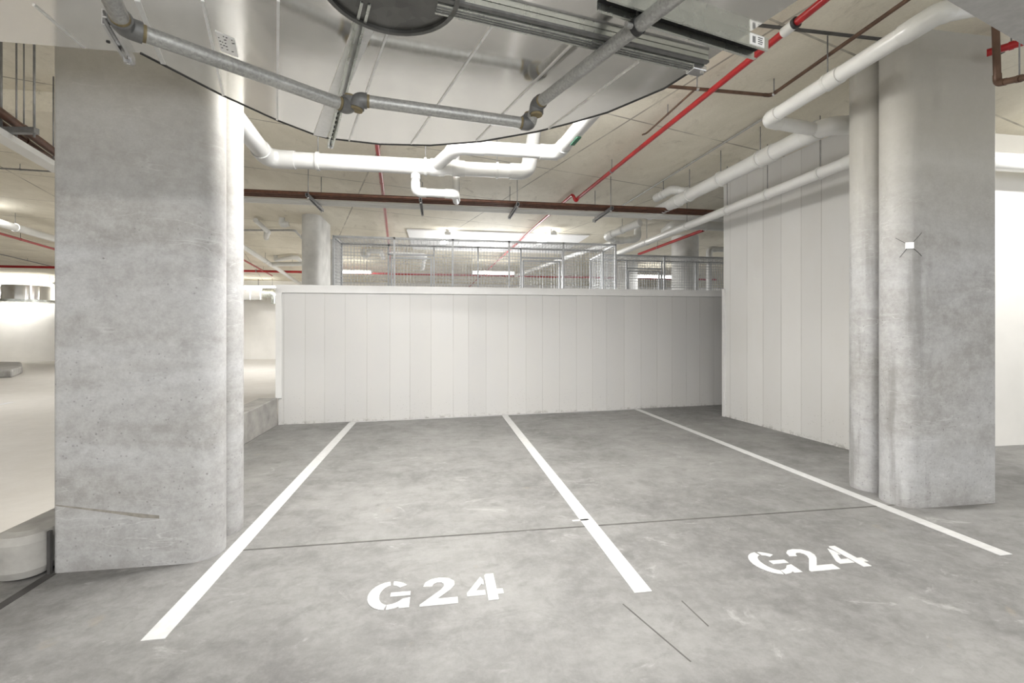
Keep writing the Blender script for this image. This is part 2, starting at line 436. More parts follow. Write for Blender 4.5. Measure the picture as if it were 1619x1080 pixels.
# white tag on the tagged column's curve
ta = math.radians(238)
tc = V((3.765 + R_ * math.cos(ta), 3.25 + R_ * math.sin(ta), at(1427, 386, d=3.60).z)); tn = V((math.cos(ta), math.sin(ta), 0)); ts = V((-tn.y, tn.x, 0))
tg = thing('wall_tag', tc, 'small white square tag with four thin wires stuck on the concrete column', 'tag')
MB().bar(tc - ts * .026 + tn * .004, tc + ts * .026 + tn * .004, .012, .05).build('plate', M['tag'], tg)
for dx, dz in ((-.085, .07), (.09, .10), (.09, -.085), (-.06, -.09)):
    # wires follow the curve of the column
    pp = []
    for k in range(5):
        f = .25 + .75 * k / 4; an = ta + dx * f / R_
        pp.append(V((3.765 + (R_ + .001) * math.cos(an), 3.25 + (R_ + .001) * math.sin(an), tc.z + dz * f)))
    MB().tube(pp, .0018, 5).build('wire', M['dark'], tg)

# background columns
def round_col(px, y, w, label, d2=None):
    c = at(px, 400, y=y); r = w / 2
    P = [(c.x + r * math.cos(2 * PI * k / 28), c.y + r * math.sin(2 * PI * k / 28)) for k in range(28)]
    column(P, M['colC'], label)
cc = at(493, 400, y=10.2)
P = []
for cy, a0 in ((10.2, PI), (11.0, 0)):
    P += [(cc.x + .19 * math.cos(a0 + PI * k / 14), cy + .19 * math.sin(a0 + PI * k / 14)) for k in range(15)]
column(P, M['colC'], 'pale concrete column rising behind the parapet beside the first mesh cage')
round_col(528, 12.9, .40, 'thin concrete column half hidden at the corner of the first mesh cage')
round_col(1083, 11.0, .66, 'thick round column behind the second mesh cage with a white downpipe')
round_col(992, 15.6, .72, 'round column seen through the near end of the second mesh cage')

# ------------------------------------------------------------------ kerbs
kp = [(-2.36 + .13 * math.cos(PI + PI * k / 14), 3.06 + .11 * math.sin(PI + PI * k / 14)) for k in range(15)]
kp += [(-2.23, 5.2), (-2.49, 5.2)]
tag(MB().prism(kp, 0, .27, True).build('kerb', M['kerb'], bevel=.06), 'low rounded concrete kerb nose beside the broad column', 'kerb', None, 'thing')
tag(MB().add([(-2.62, 5.21, 0), (-2.36, 5.21, 0), (-2.36, 7.30, 0), (-2.62, 7.30, 0), (-2.62, 5.21, .375), (-2.36, 5.21, .375), (-2.36, 7.30, .41), (-2.62, 7.30, .41)],
             [(0, 3, 2, 1), (4, 5, 6, 7), (0, 1, 5, 4), (1, 2, 6, 5), (2, 3, 7, 6), (3, 0, 4, 7)]).build('kerb', M['kerb'], bevel=.012),
    'concrete upstand kerb running up to the free end of the parapet', 'kerb', None, 'thing')
ki = [at(-60, 600, z=0), at(20, 597, z=0), at(36, 590, z=0), at(34, 583, z=0), at(-60, 580, z=0)]
tag(MB().prism([(p.x, p.y) for p in ki], 0, .24, False).build('kerb', M['kerb'], bevel=.05), 'pale raised kerb island on the open floor beyond the columns', 'kerb', None, 'thing')

# ------------------------------------------------------------------ floor paint
def strip(p, q, w, label):
    p, q = V(p), V(q); d = (q - p).normalized(); s = V((-d.y, d.x, 0)) * w / 2
    m = MB().prism([(v.x, v.y) for v in (p - s, q - s, q + s, p + s)], .0005, .0035)
    return tag(m.build('bay_line', M['paint']), label, 'painted line')
def toward(x, y0, xb):  # from the near end to the parapet
    t = (xb - PA.x) / PD.x
    return V((x, y0, 0)), V((xb, PA.y + PD.y * t - .07, 0))
p, q = toward(-1.285, 2.33, -1.30); strip(p, q, .10, 'white bay line starting beside the broad kerb-side column')
p, q = toward(1.085, 2.34, 1.075); strip(p, q, .10, 'white line dividing the two numbered bays')
p, q = toward(3.51, 2.37, 3.48); strip(p, q, .095, 'white bay line passing the foot of the tagged column')
o0 = PA + PD * ((-1.34 - PA.x) / PD.x) - PN * .045; o1 = PA + PD * ((3.5 - PA.x) / PD.x) - PN * .045
strip(o0, o1, .045, 'thin white line along the foot of the parapet')
strip(at(905, 824, z=0), at(931, 822, z=0), .022, 'short faint white paint dash touching the dividing bay line')
strip(at(-40, 648, z=0), at(20, 636, z=0), .10, 'white line end on the open floor past the kerb')

def ell(cx, cy, rx, ry, a0, a1, n=12):
    return [(cx + rx * math.cos(math.radians(a0 + (a1 - a0) * k / n)), cy + ry * math.sin(math.radians(a0 + (a1 - a0) * k / n))) for k in range(n + 1)]
GL = {
 'letter_g': [ell(.112, .13, .112, .132, 94, 262) + ell(.118, .13, .058, .092, 258, 98),
              ell(.112, .13, .112, .132, 84, 40, 6) + ell(.118, .13, .060, .092, 44, 84, 6),
              [(.118, .112), (.222, .112), (.222, .150), (.118, .150)],
              [(.108, -.002), (.150, .006), (.168, .018), (.172, .004), (.222, .004), (.222, .092), (.186, .085), (.160, .058), (.135, .044), (.108, .040)]],
 'digit_two': [[(.012, .182), (.022, .222), (.055, .252), (.10, .262), (.15, .250), (.182, .215), (.182, .175), (.16, .135), (.118, .088), (.088, .056), (.195, .056), (.195, 0), (0, 0), (0, .016),
                (.07, .095), (.108, .138), (.124, .170), (.124, .195), (.108, .212), (.086, .213), (.068, .200), (.060, .178)]],
 'digit_four': [[(.0, .052), (.0, .082), (.084, .235), (.098, .200), (.098, .150), (.084, .160), (.050, .098), (.098, .098), (.098, .052)],
                [(.108, 0), (.162, 0), (.162, .052), (.195, .052), (.195, .098), (.162, .098), (.162, .260), (.118, .260), (.108, .245)]],
}
def bay_number(x, y, label):
    t = thing('bay_number', (x, y, 0), label, 'painted number', 'bay numbers stencilled on the floor')
    off = 0
    for nm, wd in (('letter_g', .275), ('digit_two', .245), ('digit_four', .2)):
        m = MB()
        for poly in GL[nm]: m.prism([(x + off + u, y + v) for u, v in poly], .0005, .0035)
        m.build(nm, M['paint'], t); off += wd
bay_number(-.372, 2.395, 'white stencilled G24 in the bay next to the kerb-side column')
bay_number(1.868, 2.385, 'white stencilled G24 in the bay next to the tagged column')

# ------------------------------------------------------------------ big duct over the bays
DZ = 2.78
edge = [(-150, 57), (100, 74), (212, 83), (222, 84), (265, 106), (350, 150), (440, 191), (500, 214), (520, 219), (600, 228), (680, 230), (760, 224), (850, 208), (905, 194), (960, 178), (1050, 140), (1110, 102), (1160, 68), (1210, 34), (1262, 0)]
dp = [at(x, y, z=DZ) for x, y in edge]
dpoly = [(p.x, p.y) for p in dp]
dpoly = [(-7.0, dpoly[0][1])] + dpoly[1:] + [(dpoly[-1][0], .9), (-7.0, .9)]
duct = thing('air_duct', (-1.5, 2.0, DZ), 'huge galvanised sheet duct hanging over the bays, curved at its front edge', 'duct')
MB().prism(dpoly, DZ, DZ + .45).build('casing', M['galvsheet'], duct)
seams = [((780, 37), (650, 227), .010), ((620, 30), (552, 222), .010), ((907, 67), (753, 222), .010), ((1010, 97), (867, 203), .008), ((217, 0), (258, 100), .02), ((320, 0), (353, 150), .012),
         ((440, 0), (438, 189), .012), ((53, 7), (133, 75), .010)]
for a, b, w in seams:
    p, q = at(*a, z=DZ), at(*b, z=DZ)
    MB().bar(p - V((0, 0, .003)), q - V((0, 0, .003)), w, .006).build('seam', M['galvseam'], duct)
p, q = at(592, 0, z=DZ), at(506, 214, z=DZ)
MB().bar(p - V((0, 0, .004)), q - V((0, 0, .004)), .085, .008).build('drive_cleat', M['galvseam'], duct)
# dark lip along the curved edge
MB().tube([V((p.x, p.y, DZ - .001)) for p in dp[3:-3]], .005, 6).build('edge_lip', M['dark'], duct)
# round spigot
sc = at(618, -30, z=DZ); sr = .27
ring = MB()
n = 40
for k in range(n):
    pass
outer = [(sc.x + sr * math.cos(2 * PI * k / n), sc.y + sr * math.sin(2 * PI * k / n)) for k in range(n)]
inner = [(sc.x + sr * .93 * math.cos(2 * PI * k / n), sc.y + sr * .93 * math.sin(2 * PI * k / n)) for k in range(n)]
vs = [(x, y, DZ - .045) for x, y in outer] + [(x, y, DZ - .045) for x, y in inner] + [(x, y, DZ) for x, y in outer] + [(x, y, DZ - .012) for x, y in inner]
fs = []
for k in range(n):
    j = (k + 1) % n
    fs += [(k, j, n + j, n + k), (k, 2 * n + k, 2 * n + j, j), (n + k, n + j, 3 * n + j, 3 * n + k)]
fs.append(tuple(range(3 * n, 4 * n)))
sp = ring.add(vs, fs, True).build('spigot', M['spigot'], duct)
fl = MB().prism([(sc.x + (sr + .03) * math.cos(2 * PI * k / n), sc.y + (sr + .03) * math.sin(2 * PI * k / n)) for k in range(n)], DZ - .008, DZ - .0005)
fl.build('flange', M['elbow'], sp)
MB().prism([(sc.x + sr * .925 * math.cos(2 * PI * k / n), sc.y + sr * .925 * math.sin(2 * PI * k / n)) for k in range(n)], DZ - .030, DZ - .026).build('damper_plate', M['spigot'], sp)
# printed sticker
q4 = [at(340, 48, z=DZ), at(371, 62, z=DZ), at(377, 90, z=DZ), at(350, 80, z=DZ)]
stk = MB().prism([(p.x, p.y) for p in q4], DZ - .004, DZ - .0005).build('sticker', M['label'], duct)
ink = MB()
for r in range(5):
    for c in range(6):
        if random.random() < .35: continue
        fu, fv = .08 + c * .145, .1 + r * .17
        o = q4[0] * (1 - fu) * (1 - fv) + q4[1] * fu * (1 - fv) + q4[2] * fu * fv + q4[3] * (1 - fu) * fv
        ink.box((o.x, o.y - .004, DZ - .005), (o.x + random.uniform(.004, .012), o.y + .002, DZ - .0035))
ink.build('print', M['ink'], stk)
MB().prism([(at(171, 66, z=DZ).x + .008 * math.cos(k * PI / 5), at(171, 66, z=DZ).y + .008 * math.sin(k * PI / 5)) for k in range(10)], DZ - .004, DZ - .0005).build('test_plug', M['dark'], duct)

# second duct at the upper corner
q5 = [at(1497, 0, z=DZ), at(1619, 72, z=DZ)]
dd = (q5[1] - q5[0]).normalized()
e0 = q5[0] - dd * .6; e1 = q5[1] + dd * .8
g = tag(MB().prism([(e0.x, e0.y), (e1.x, e1.y), (e1.x, .6), (e0.x, .6)], DZ, DZ + .4).build('air_duct', M['greyduct']), 'plain matt grey duct end above the tagged column', 'duct')

# channels under the duct
def channel(name, a, b, w, h, mat, label, z0=DZ, slots=True, lip=True):
    p, q = at(*a, z=z0 - h / 2), at(*b, z=z0 - h / 2)
    t = thing(name, (p + q) / 2, label, 'support channel')
    d = (q - p).normalized(); s = d.cross(V((0, 0, 1))).normalized()
    th = .004
    pr = [(-w / 2, h / 2), (-w / 2, -h / 2), (-w / 2 + (w * .28 if lip else th), -h / 2), (-w / 2 + (w * .28 if lip else th), -h / 2 + th), (-w / 2 + th, -h / 2 + th), (-w / 2 + th, h / 2 - th),
          (w / 2 - th, h / 2 - th), (w / 2 - th, -h / 2 + th), (w / 2 - w * .28, -h / 2 + th), (w / 2 - w * .28, -h / 2), (w / 2, -h / 2), (w / 2, h / 2)]
    MB().prof(p, q, pr).build('rail', mat, t)
    L = (q - p).length
    if slots:
        k = int(L / .075)
        for i in range(k):
            c = p + d * (.04 + i * (L - .06) / max(1, k)) + V((0, 0, h / 2 - .006))
            MB().bar(c - d * .016, c + d * .016, w * .26, .002).build('slot', M['void'], t)
    return t, p, q, d, s
up = V((0, 0, 1))
t, p, q, d, s = channel('support_channel', (578, 0), (522, 230), .042, .038, M['galvrail'], 'slotted steel channel crossing under the duct beside the pipe elbow pair', DZ)
MB().tube([q - d * .03 - up * .03, q - d * .03 + up * .12], .006, 8).build('threaded_rod', M['rod'], t)
MB().bar(q - d * .045 - up * .022, q - d * .015 - up * .022, .03, .012).build('nut', M['chrome'], t)
t, p, q, d, s = channel('support_channel', (170, 34), (206, 96), .042, .034, M['chrome'], 'bright zinc channel end sticking out under the duct by the broad column head', DZ)
MB().tube([q - d * .03 - up * .035, q - d * .03 + up * .10], .006, 8).build('threaded_rod', M['chrome'], t)
MB().bar(q - d * .045 - up * .024, q - d * .015 - up * .024, .032, .014).build('nut', M['chrome'], t)
# wide shallow rail
p, q = at(690, 6, z=DZ - .022), at(1108, 104, z=DZ - .022)
d = (q - p).normalized(); s = d.cross(up).normalized()
t = thing('support_rail', (p + q) / 2, 'wide ribbed galvanised rail with a bolted end under the duct', 'support rail')
MB().prof(p, q, [(-.055, .02), (-.055, -.006), (-.035, -.006), (-.035, -.02), (.03, -.02), (.03, -.006), (.055, -.006), (.055, .02)]).build('rail', M['galvrail'], t)
for off in (-.018, -.003, .014):
    MB().bar(p + s * off - up * .021, q + s * off - up * .021, .005, .004).build('rib', M['elbow'], t)
MB().bar(p + s * .048 - up * .010, q + s * .048 - up * .010, .022, .010).build('lip', M['elbow'], t)
MB().bar(q - d * .07 - up * .028, q + d * .012 - up * .028, .06, .026).build('end_clamp', M['chrome'], t, .004)
MB().tube([q - d * .01 + s * .018 - up * .055, q - d * .01 + s * .018 + up * .05], .010, 10).build('bolt', M['chrome'], t)
# perforated rail
p, q = at(952, -3, z=DZ - .03), at(1203, 78, z=DZ - .03)
d = (q - p).normalized(); s = d.cross(up).normalized()
t = thing('support_rail', (p + q) / 2, 'deep perforated galvanised rail with a white label near its end', 'support rail')
MB().prof(p, q, [(-.04, .03), (-.04, -.03), (-.026, -.03), (-.026, -.027), (-.037, -.027), (-.037, .012), (.037, .012), (.037, -.027), (.030, -.027), (.030, -.03), (.04, -.03), (.04, .03)]).build('rail', M['galvrail'], t)
MB().bar(p + up * .0095, q + up * .0095, .07, .003).build('inside_shade', M['void'], t)  # black strip standing in for the shade inside the rail
L = (q - p).length
for i in range(14):
    c = p + d * (.04 + i * (L - .1) / 14) + up * .007
    MB().bar(c - d * .009, c + d * .009, .014, .002).build('perforation', M['galvrail'], t)
lc = q - d * .075 + s * .0415
lb = MB().bar(lc - d * .045, lc + d * .045, .003, .05).build('sticker', M['label'], t)
ink = MB()
for k in range(5):
    c = lc - d * (.030 - .004 * k) + s * .0018
    ink.bar(c - up * .016, c + up * .014, .0018, .0016, d)
for k in range(4):
    c = lc + d * .004 + s * .0018 + up * (.014 - .009 * k)
    ink.bar(c, c + d * (.030 - .004 * (k % 2)), .0018, .003)
ink.build('print', M['ink'], lb)

# ------------------------------------------------------------------ pipes
def along(pts, dist):
    pts = [V(p) for p in pts]
    for a, b in zip(pts, pts[1:]):
        L = (b - a).length
        if dist <= L: return a + (b - a) * (dist / L), (b - a).normalized()
        dist -= L
    return pts[-1], (pts[-1] - pts[-2]).normalized()

def pipe(name, label, cat, pts, r, mat, R=None, elbows=True, couplings=(), hangers=(), fit=None, group=None, seg=16, root=None, run='pipe_run', clampm=None, rodr=.005, hang_to=CEIL):
    """a pipe along pts; couplings and hangers are (leg index, fraction) places on its straight legs"""
    pts = [V(p) for p in pts]; R = r * 1.7 if R is None else R; fit = fit or mat
    t = root or thing(name, sum(pts, V()) / len(pts), label, cat, group)
    if hangers == () and root is None and pts[0].z < CEIL - .02 and pts[-1].z < CEIL - .02:
        k = max(range(len(pts) - 1), key=lambda i: (pts[i + 1] - pts[i]).xy.length); hangers = [(k, .5)]
    path = rounded(pts, R)
    MB().tube(path, r, seg).build(run, mat, t)
    if elbows:
        for i in range(1, len(pts) - 1):
            a, b, c = pts[i - 1], pts[i], pts[i + 1]
            u, w = (a - b).normalized(), (c - b).normalized()
            if u.angle(w) > PI - .1: continue
            e = min(R / math.tan(u.angle(w) / 2) + r * 1.2, (a - b).length * .6, (c - b).length * .6)
            e = max(e, min(r, (a - b).length * .5))
            MB().tube(rounded([b + u * e, b, b + w * e], R), r * 1.13, seg).build('elbow', fit, t)
    for i, f in couplings:
        c = pts[i].lerp(pts[i + 1], f); d = (pts[i + 1] - pts[i]).normalized()
        MB().tube([c - d * r * .9, c + d * r * .9], r * 1.12, seg).build('coupling', fit, t)
    for i, f in hangers:
        c = pts[i].lerp(pts[i + 1], f); d = (pts[i + 1] - pts[i]).normalized()
        cl = MB().tube([c - d * .014, c + d * .014], r * 1.16, seg).build('clamp', clampm or fit, t)
        MB().tube([c + up * r, V((c.x, c.y, hang_to))], rodr, 6).build('hanger_rod', M['rod'], cl)
    return t

# galvanised steel pipe under the duct
za, zb, zc = DZ - .20, DZ - .165, DZ - .085
g0, g1, g2, g3 = at(196, 42, z=za), at(552, 169, z=za), at(566, 158, z=zb), at(838, 196, z=zb)
g4 = V((g3.x, g3.y, zc)); g4 = at(848, 166, z=zc); g5 = at(1085, -18, z=zc)
gm = at(158, -40, z=za)
gt = thing('steel_pipe', (g1 + g3) / 2, 'grey galvanised steel pipe zigzagging below the duct with screwed elbows', 'pipe')
GR = .0315
for a, b in ((gm, g0), (g0, g1), (g2, g3), (g4, g5)):
    MB().tube([a, b], GR, 20).build('pipe_length', M['galvpipe'], gt)
def fit_elbow(a, b, c, e=.055):
    u, w = (a - b).normalized(), (c - b).normalized()
    el = MB().tube(rounded([b + u * e, b, b + w * e], .045), GR * 1.28, 20).build('elbow', M['elbow'], gt)
    for dv in (u, w):
        MB().tube([b + dv * (e - .002), b + dv * (e + .012)], GR * 1.06, 20).build('thread_band', M['thread'], el)
fit_elbow(gm, g0, g1)
j1 = g1 + (g2 - g1) * .5
fit_elbow(g0, g1, j1 + up * .1, .045)
fit_elbow(j1 - up * .1, g2, g3, .045)
fit_elbow(g2, g3, V((g3.x, g3.y, 9)), .05)
fit_elbow(V((g4.x, g4.y, -9)), g4, g5, .05)
MB().tube([g3, g4], GR, 20).build('pipe_length', M['galvpipe'], gt)
c = at(1008, 42, z=zc); d = (g5 - g4).normalized()
c = g4 + d * (c - g4).dot(d)
cl = MB().tube([c - d * .012, c + d * .012], GR * 1.18, 20).build('clamp', M['dark'], gt)
sd = d.cross(up).normalized()
MB().tube([c, V((c.x, c.y, DZ))], .007, 8).build('hanger_rod', M['rod'], cl)
MB().tube([c - up * .01 + sd * (GR * 1.1), c - up * .012 + sd * (GR * 1.1 + .03)], .012, 10).build('clamp_bolt', M['galvpipe'], cl)

# white drainage assembly behind the duct
z = 3.25
w0, w1, w2 = at(372, 186, z=z), at(424, 251, z=z), at(705, 262, z=z)
wr = .086
t = pipe('drain_pipe', 'thick white plastic drain pipe running above the parapet to a cluster of branches', 'pipe',
         [w0 + V((.02, -.42, 0)), w0, w1, V((w2.x, w1.y - .02, z))], wr, M['pvc_n'], R=.16, couplings=[(2, .95), (2, .06)], hangers=[(2, .27), (2, .88)], fit=M['pvc_n'])
w3 = V((1.02, w1.y - .03, z))
pipe('', '', '', [V((w2.x, w1.y - .02, z)), w3, w3 + V((.10, .06, .55))], wr * .93, M['pvc_n'], R=.12, root=t, run='pipe_run', couplings=[(0, .15), (0, .85)], hangers=[(0, .62)], fit=M['pvc_m'])
u1, u2 = at(728, 237, z=z + .02), at(884, 240, z=z + .02)
yy = (u1.y + u2.y) / 2
pipe('', '', '', [V((w2.x - .12, w1.y - .02, z + .01)), V((u1.x - .03, yy, z + .03)), V((u2.x, yy, z + .03)), at(942, 172, z=z + .03)], wr * .80, M['pvc_n'], R=.12, root=t, run='branch_pipe', couplings=[(1, .2), (1, .94)], hangers=[(1, .12)], fit=M['pvc_n'])
b0, b1 = at(657, 266, y=w1.y), at(657, 304, y=w1.y)
fl = at(752, 287, z=CEIL)
b2 = at(752, 303, z=b1.z + .02)
pipe('', '', '', [b0, b1, V((b1.x + .44, b1.y, b1.z)), V((b1.x + .47, b1.y + .3, b1.z + .02))], wr * .55, M['pvc_m'], R=.06, root=t, run='trap_pipe', couplings=[(0, .3)], fit=M['pvc_m'])
tp = V((b1.x + .47, b1.y + .3, b1.z + .02))
MB().tube(rounded([tp, tp + V((0.0, .1, 0)), V((tp.x, tp.y + .1, CEIL))], .06), wr * .5, 16).build('riser', M['pvc_m'], t)
MB().tube([V((tp.x, tp.y + .1, CEIL - .02)), V((tp.x, tp.y + .1, CEIL))], .11, 20).build('ceiling_flange', M['elbow'], t)
MB().bar(at(905, 217, z=z + .03) - up * .075, at(916, 204, z=z + .03) - up * .075, .04, .01).build('marking_tape', M['green'], t)

# red sprinkler mains
zr = 3.64
r0, r1 = at(1318, -12, z=zr), at(914, 313, z=zr)
r2, r3 = at(906, 309, z=zr + .05), at(850, 355, z=zr + .02)
r4 = at(740, 455, z=zr)
t = pipe('sprinkler_pipe', 'red sprinkler pipe crossing the ceiling from the duct towards the far cages', 'pipe', [r0, r1], .027, M['red'], couplings=[], hangers=[(0, .72)], clampm=M['rod'])
c = at(1248, 45, z=zr); d = (r1 - r0).normalized(); c = r0 + d * (c - r0).dot(d)
MB().tube([c - d * .05, c + d * .05], .037, 16).build('grooved_coupling', M['pvc_d'], t)
MB().tube([c - d * .075, c - d * .05], .040, 16).build('grooved_coupling', M['dark'], t)
MB().tube(rounded([r1, r1 + (r2 - r1) * .3 + V((0, .05, -.07)), r2 + V((0, 0, .02)), r3], .06), .027, 12).build('offset_bend', M['red'], t)
MB().tube([r3, r4], .027, 12).build('pipe_run', M['red'], t)
pipe('sprinkler_pipe', 'red sprinkler pipe dropping from view under the duct to behind the first cage', 'pipe', [at(593, 205, z=zr), at(604, 292, z=zr), at(613, 375, z=zr), at(621, 440, z=zr)], .027, M['red'], elbows=False, couplings=[(0, .95)], hangers=[(1, .3)], clampm=M['rod'])
pipe('sprinkler_pipe', 'long red sprinkler main running level across the far ceiling behind the cages', 'pipe', [V((-16, 18.6, 3.62)), V((12, 18.6, 3.62))], .045, M['red'], hangers=[(0, .2), (0, .33), (0, .46), (0, .6)], clampm=M['rod'])
pipe('sprinkler_pipe', 'red pipe slanting along the ceiling past the thick white pipe above the second cage', 'pipe', [at(1010, 402, z=3.55), at(1112, 364, z=3.55)], .035, M['red'], hangers=[(0, .35)], clampm=M['rod'])
pipe('sprinkler_pipe', 'red pipe on the open ceiling seen past the outer edge of the kerb-side column', 'pipe', [at(-60, 352, z=zr), at(100, 398, z=zr)], .03, M['red'])
pipe('sprinkler_pipe', 'red pipe slanting down behind the twin columns towards the far red main', 'pipe', [at(372, 404, z=zr), at(430, 436, z=zr)], .03, M['red'], hangers=[(0, .7)], clampm=M['rod'])
pipe('sprinkler_pipe', 'short red pipe end glimpsed beyond the tagged column under the grey duct', 'pipe', [at(1560, 84, z=3.6), at(1640, 60, z=3.6)], .028, M['red'])

# brown pipes on the ceiling
k0, k1, k2 = at(1050, 136, z=3.66), at(1219, 151, z=3.66), at(1440, -4, z=3.66)
pipe('copper_pipe', 'thin brown pipe bending beneath the ceiling next to the red sprinkler pipe', 'pipe', [k0, k1, k2], .016, M['brown'], R=.05, hangers=[(1, .03), (0, .3)], clampm=M['chrome'])
pipe('copper_pipe', 'thin brown branch ending in a sprinkler head near the red pipe', 'pipe', [at(1098, 142, z=3.68), at(1022, 211, z=3.72), at(1016, 213, z=3.66)], .010, M['brown'], R=.02, elbows=False)
n0 = at(1574, 40, d=3.30); n1 = at(1577, 132, d=3.30); n2 = at(1650, 116, d=3.0)
pipe('copper_pipe', 'brown drop pipe with a bottom elbow beside the tagged column head', 'pipe', [n0, n1, n2], .022, M['brown'], R=.05)
# grey conduit
pipe('conduit', 'thin pale grey conduit running straight along the ceiling beside the white pipes', 'pipe', [at(1212, 184, z=3.775), at(978, 329, z=3.775)], .012, M['conduit'], hangers=[(0, .4)], rodr=.003)

# white pipes along the right wall
z1 = 3.42
a0, a1 = at(1446, 44, z=z1), at(1212, 190, z=z1)
t = pipe('drain_pipe', 'white pipe slanting from the tagged column head down to a side elbow', 'pipe',
         [at(1570, 6, z=3.66), at(1484, 21, z=3.47), a0, V((a0.x - .02, a1.y, z1)), V((a0.x + .26, a1.y + .06, z1 - .0)), V((a0.x + .66, a1.y + .12, z1))], .061, M['pvc'], R=.10,
         couplings=[(2, .45)], hangers=[(2, .5)], fit=M['pvc_d'])
z2 = 3.42
b0 = at(1345, 180, z=z2); bx = b0.x - .02
pipe('drain_pipe', 'thick white pipe following the top of the white wall and taking the side elbow', 'pipe', [V((bx + .45, 3.86, z2)), V((bx, 4.02, z2)), V((bx - .10, 6.95, z2)), V((bx - .12, 7.6, z2))], .088, M['pvc'],
     couplings=[(1, .05), (1, .25), (1, .92)], hangers=[(1, .30), (1, .55), (1, .80)], elbows=False, fit=M['pvc_d'])
e0 = at(1036, 314, z=3.55)
pipe('drain_pipe', 'short curved white branch pipe joining the thick pipe above the brown bundle', 'pipe', [e0, at(1062, 300, z=3.60), at(1092, 304, z=3.52), V((bx - .08, 6.6, z2))], .06, M['pvc'], R=.1, fit=M['pvc_d'], couplings=[(0, .2)])
z3 = 3.16
c0 = at(1345, 254, z=z3)
pipe('drain_pipe', 'long white pipe hung lowest along the white wall and over the second cage', 'pipe', [V((c0.x + .02, 3.80, z3)), V((c0.x - .16, 10.0, z3))], .062, M['pvc'],
     couplings=[(0, .06)], hangers=[(0, .12), (0, .25), (0, .38), (0, .55), (0, .78)], fit=M['pvc_d'])
# trap beyond the brown bundle
y0 = at(1000, 352, z=3.6)
pipe('drain_pipe', 'white u-shaped trap under the ceiling beyond the brown bundle', 'pipe', [at(1012, 352, z=3.62), at(958, 374, z=3.50), at(975, 381, z=3.46), at(1008, 378, z=3.5), V((*at(1008, 378, z=3.5).xy, CEIL))], .075, M['pvc'], R=.14,
     hangers=[(0, .5)], fit=M['pvc_d'])
# big pipe behind, heading to the side over the second cage
v0 = at(1045, 368, z=3.40)
pipe('drain_pipe', 'wide cream pipe crossing to the white wall above the second cage', 'pipe', [at(1052, 366, z=3.5), at(1070, 354, z=3.52), at(1160, 358, z=3.52)], .10, M['pvc_d'], R=.2)
w = at(1104, 375, y=10.9)
pipe('downpipe', 'white vertical downpipe with top elbow in front of the thick round column', 'pipe', [V((w.x + 1.0, 10.42, 3.40)), V((w.x, 10.42, 3.40)), V((w.x, 10.42, 0))], .065, M['pvc'], R=.1, hangers=[(0, .4)], fit=M['pvc_d'])

# pipes in the far left bays
pipe('drain_pipe', 'long white pipe slanting along the ceiling behind the twin columns', 'pipe', [at(372, 382, z=3.55), at(428, 418, z=3.55), at(476, 450, z=3.52)], .065, M['pvc'], elbows=False, couplings=[(0, .9)], hangers=[(0, .8)], fit=M['pvc_d'])
pipe('drain_pipe', 'white elbowed waste pipe under the ceiling before the pale column', 'pipe', [at(404, 348, z=3.72), at(424, 367, z=3.62), at(421, 377, z=3.60), V((*at(421, 377, z=3.60).xy, CEIL))], .05, M['pvc'], R=.1)
pipe('drain_pipe', 'short white spout hanging under the ceiling beside the pale column', 'pipe', [V((*at(446, 355, z=3.66).xy, CEIL)), at(446, 355, z=3.66), at(457, 354, z=3.68)], .06, M['pvc'], R=.1)
pipe('conduit', 'grey conduit crossing the ceiling to the pale column', 'pipe', [at(360, 364, z=3.74), at(466, 364, z=3.74), at(486, 386, z=3.70)], .022, M['conduit'], R=.1)
pipe('drain_pipe', 'white looped pipe under the far ceiling next to the pale column', 'pipe', [V((*at(436, 411, z=3.66).xy, CEIL)), at(436, 411, z=3.66), at(468, 406, z=3.7), at(484, 420, z=3.6)], .06, M['pvc'], R=.15)
pipe('drain_pipe', 'pale pipe running level behind the long slanting white pipe', 'pipe', [at(425, 418, z=3.55), at(500, 417, z=3.55)], .07, M['pvc_d'])
pipe('drain_pipe', 'white pipe on the open ceiling above a red pipe past the kerb-side column', 'pipe', [at(-70, 333, z=3.5), at(95, 380, z=3.5)], .075, M['pvc'])
pipe('conduit', 'thin dark conduit across the open ceiling past the kerb-side column', 'pipe', [at(-50, 263, z=3.72), at(110, 273, z=3.72)], .012, M['rod'])
pipe('conduit', 'thin dark conduit above the far red main past the kerb-side column', 'pipe', [at(-50, 390, z=3.72), at(110, 428, z=3.72)], .015, M['rod'])
pipe('drain_pipe', 'white trap pipes seen through the first mesh cage door', 'pipe', [V((*at(574, 404, z=3.62).xy, CEIL)), at(574, 404, z=3.62), at(580, 405, z=3.6), at(584, 397, z=3.68), at(602, 397, z=3.68), at(606, 408, z=3.6)], .06, M['pvc'], R=.1)
pipe('drain_pipe', 'white level waste pipe seen through the first mesh cage', 'pipe', [at(612, 400, z=3.6), at(672, 404, z=3.6), at(668, 425, z=3.3)], .06, M['pvc'], R=.12)
pipe('drain_pipe', 'white slanting pipe seen through the mesh near the corner of the first cage', 'pipe', [at(815, 436, z=3.5), at(905, 404, z=3.5), at(968, 384, z=3.5)], .055, M['pvc'])
pipe('drain_pipe', 'blown-bright white pipe beyond the tagged column at the white return wall', 'pipe', [V((4.9, 4.35, 3.34)), V((9.5, 4.35, 3.34))], .10, M['pvc'], hangers=[(0, .18)], couplings=[(0, .5)])

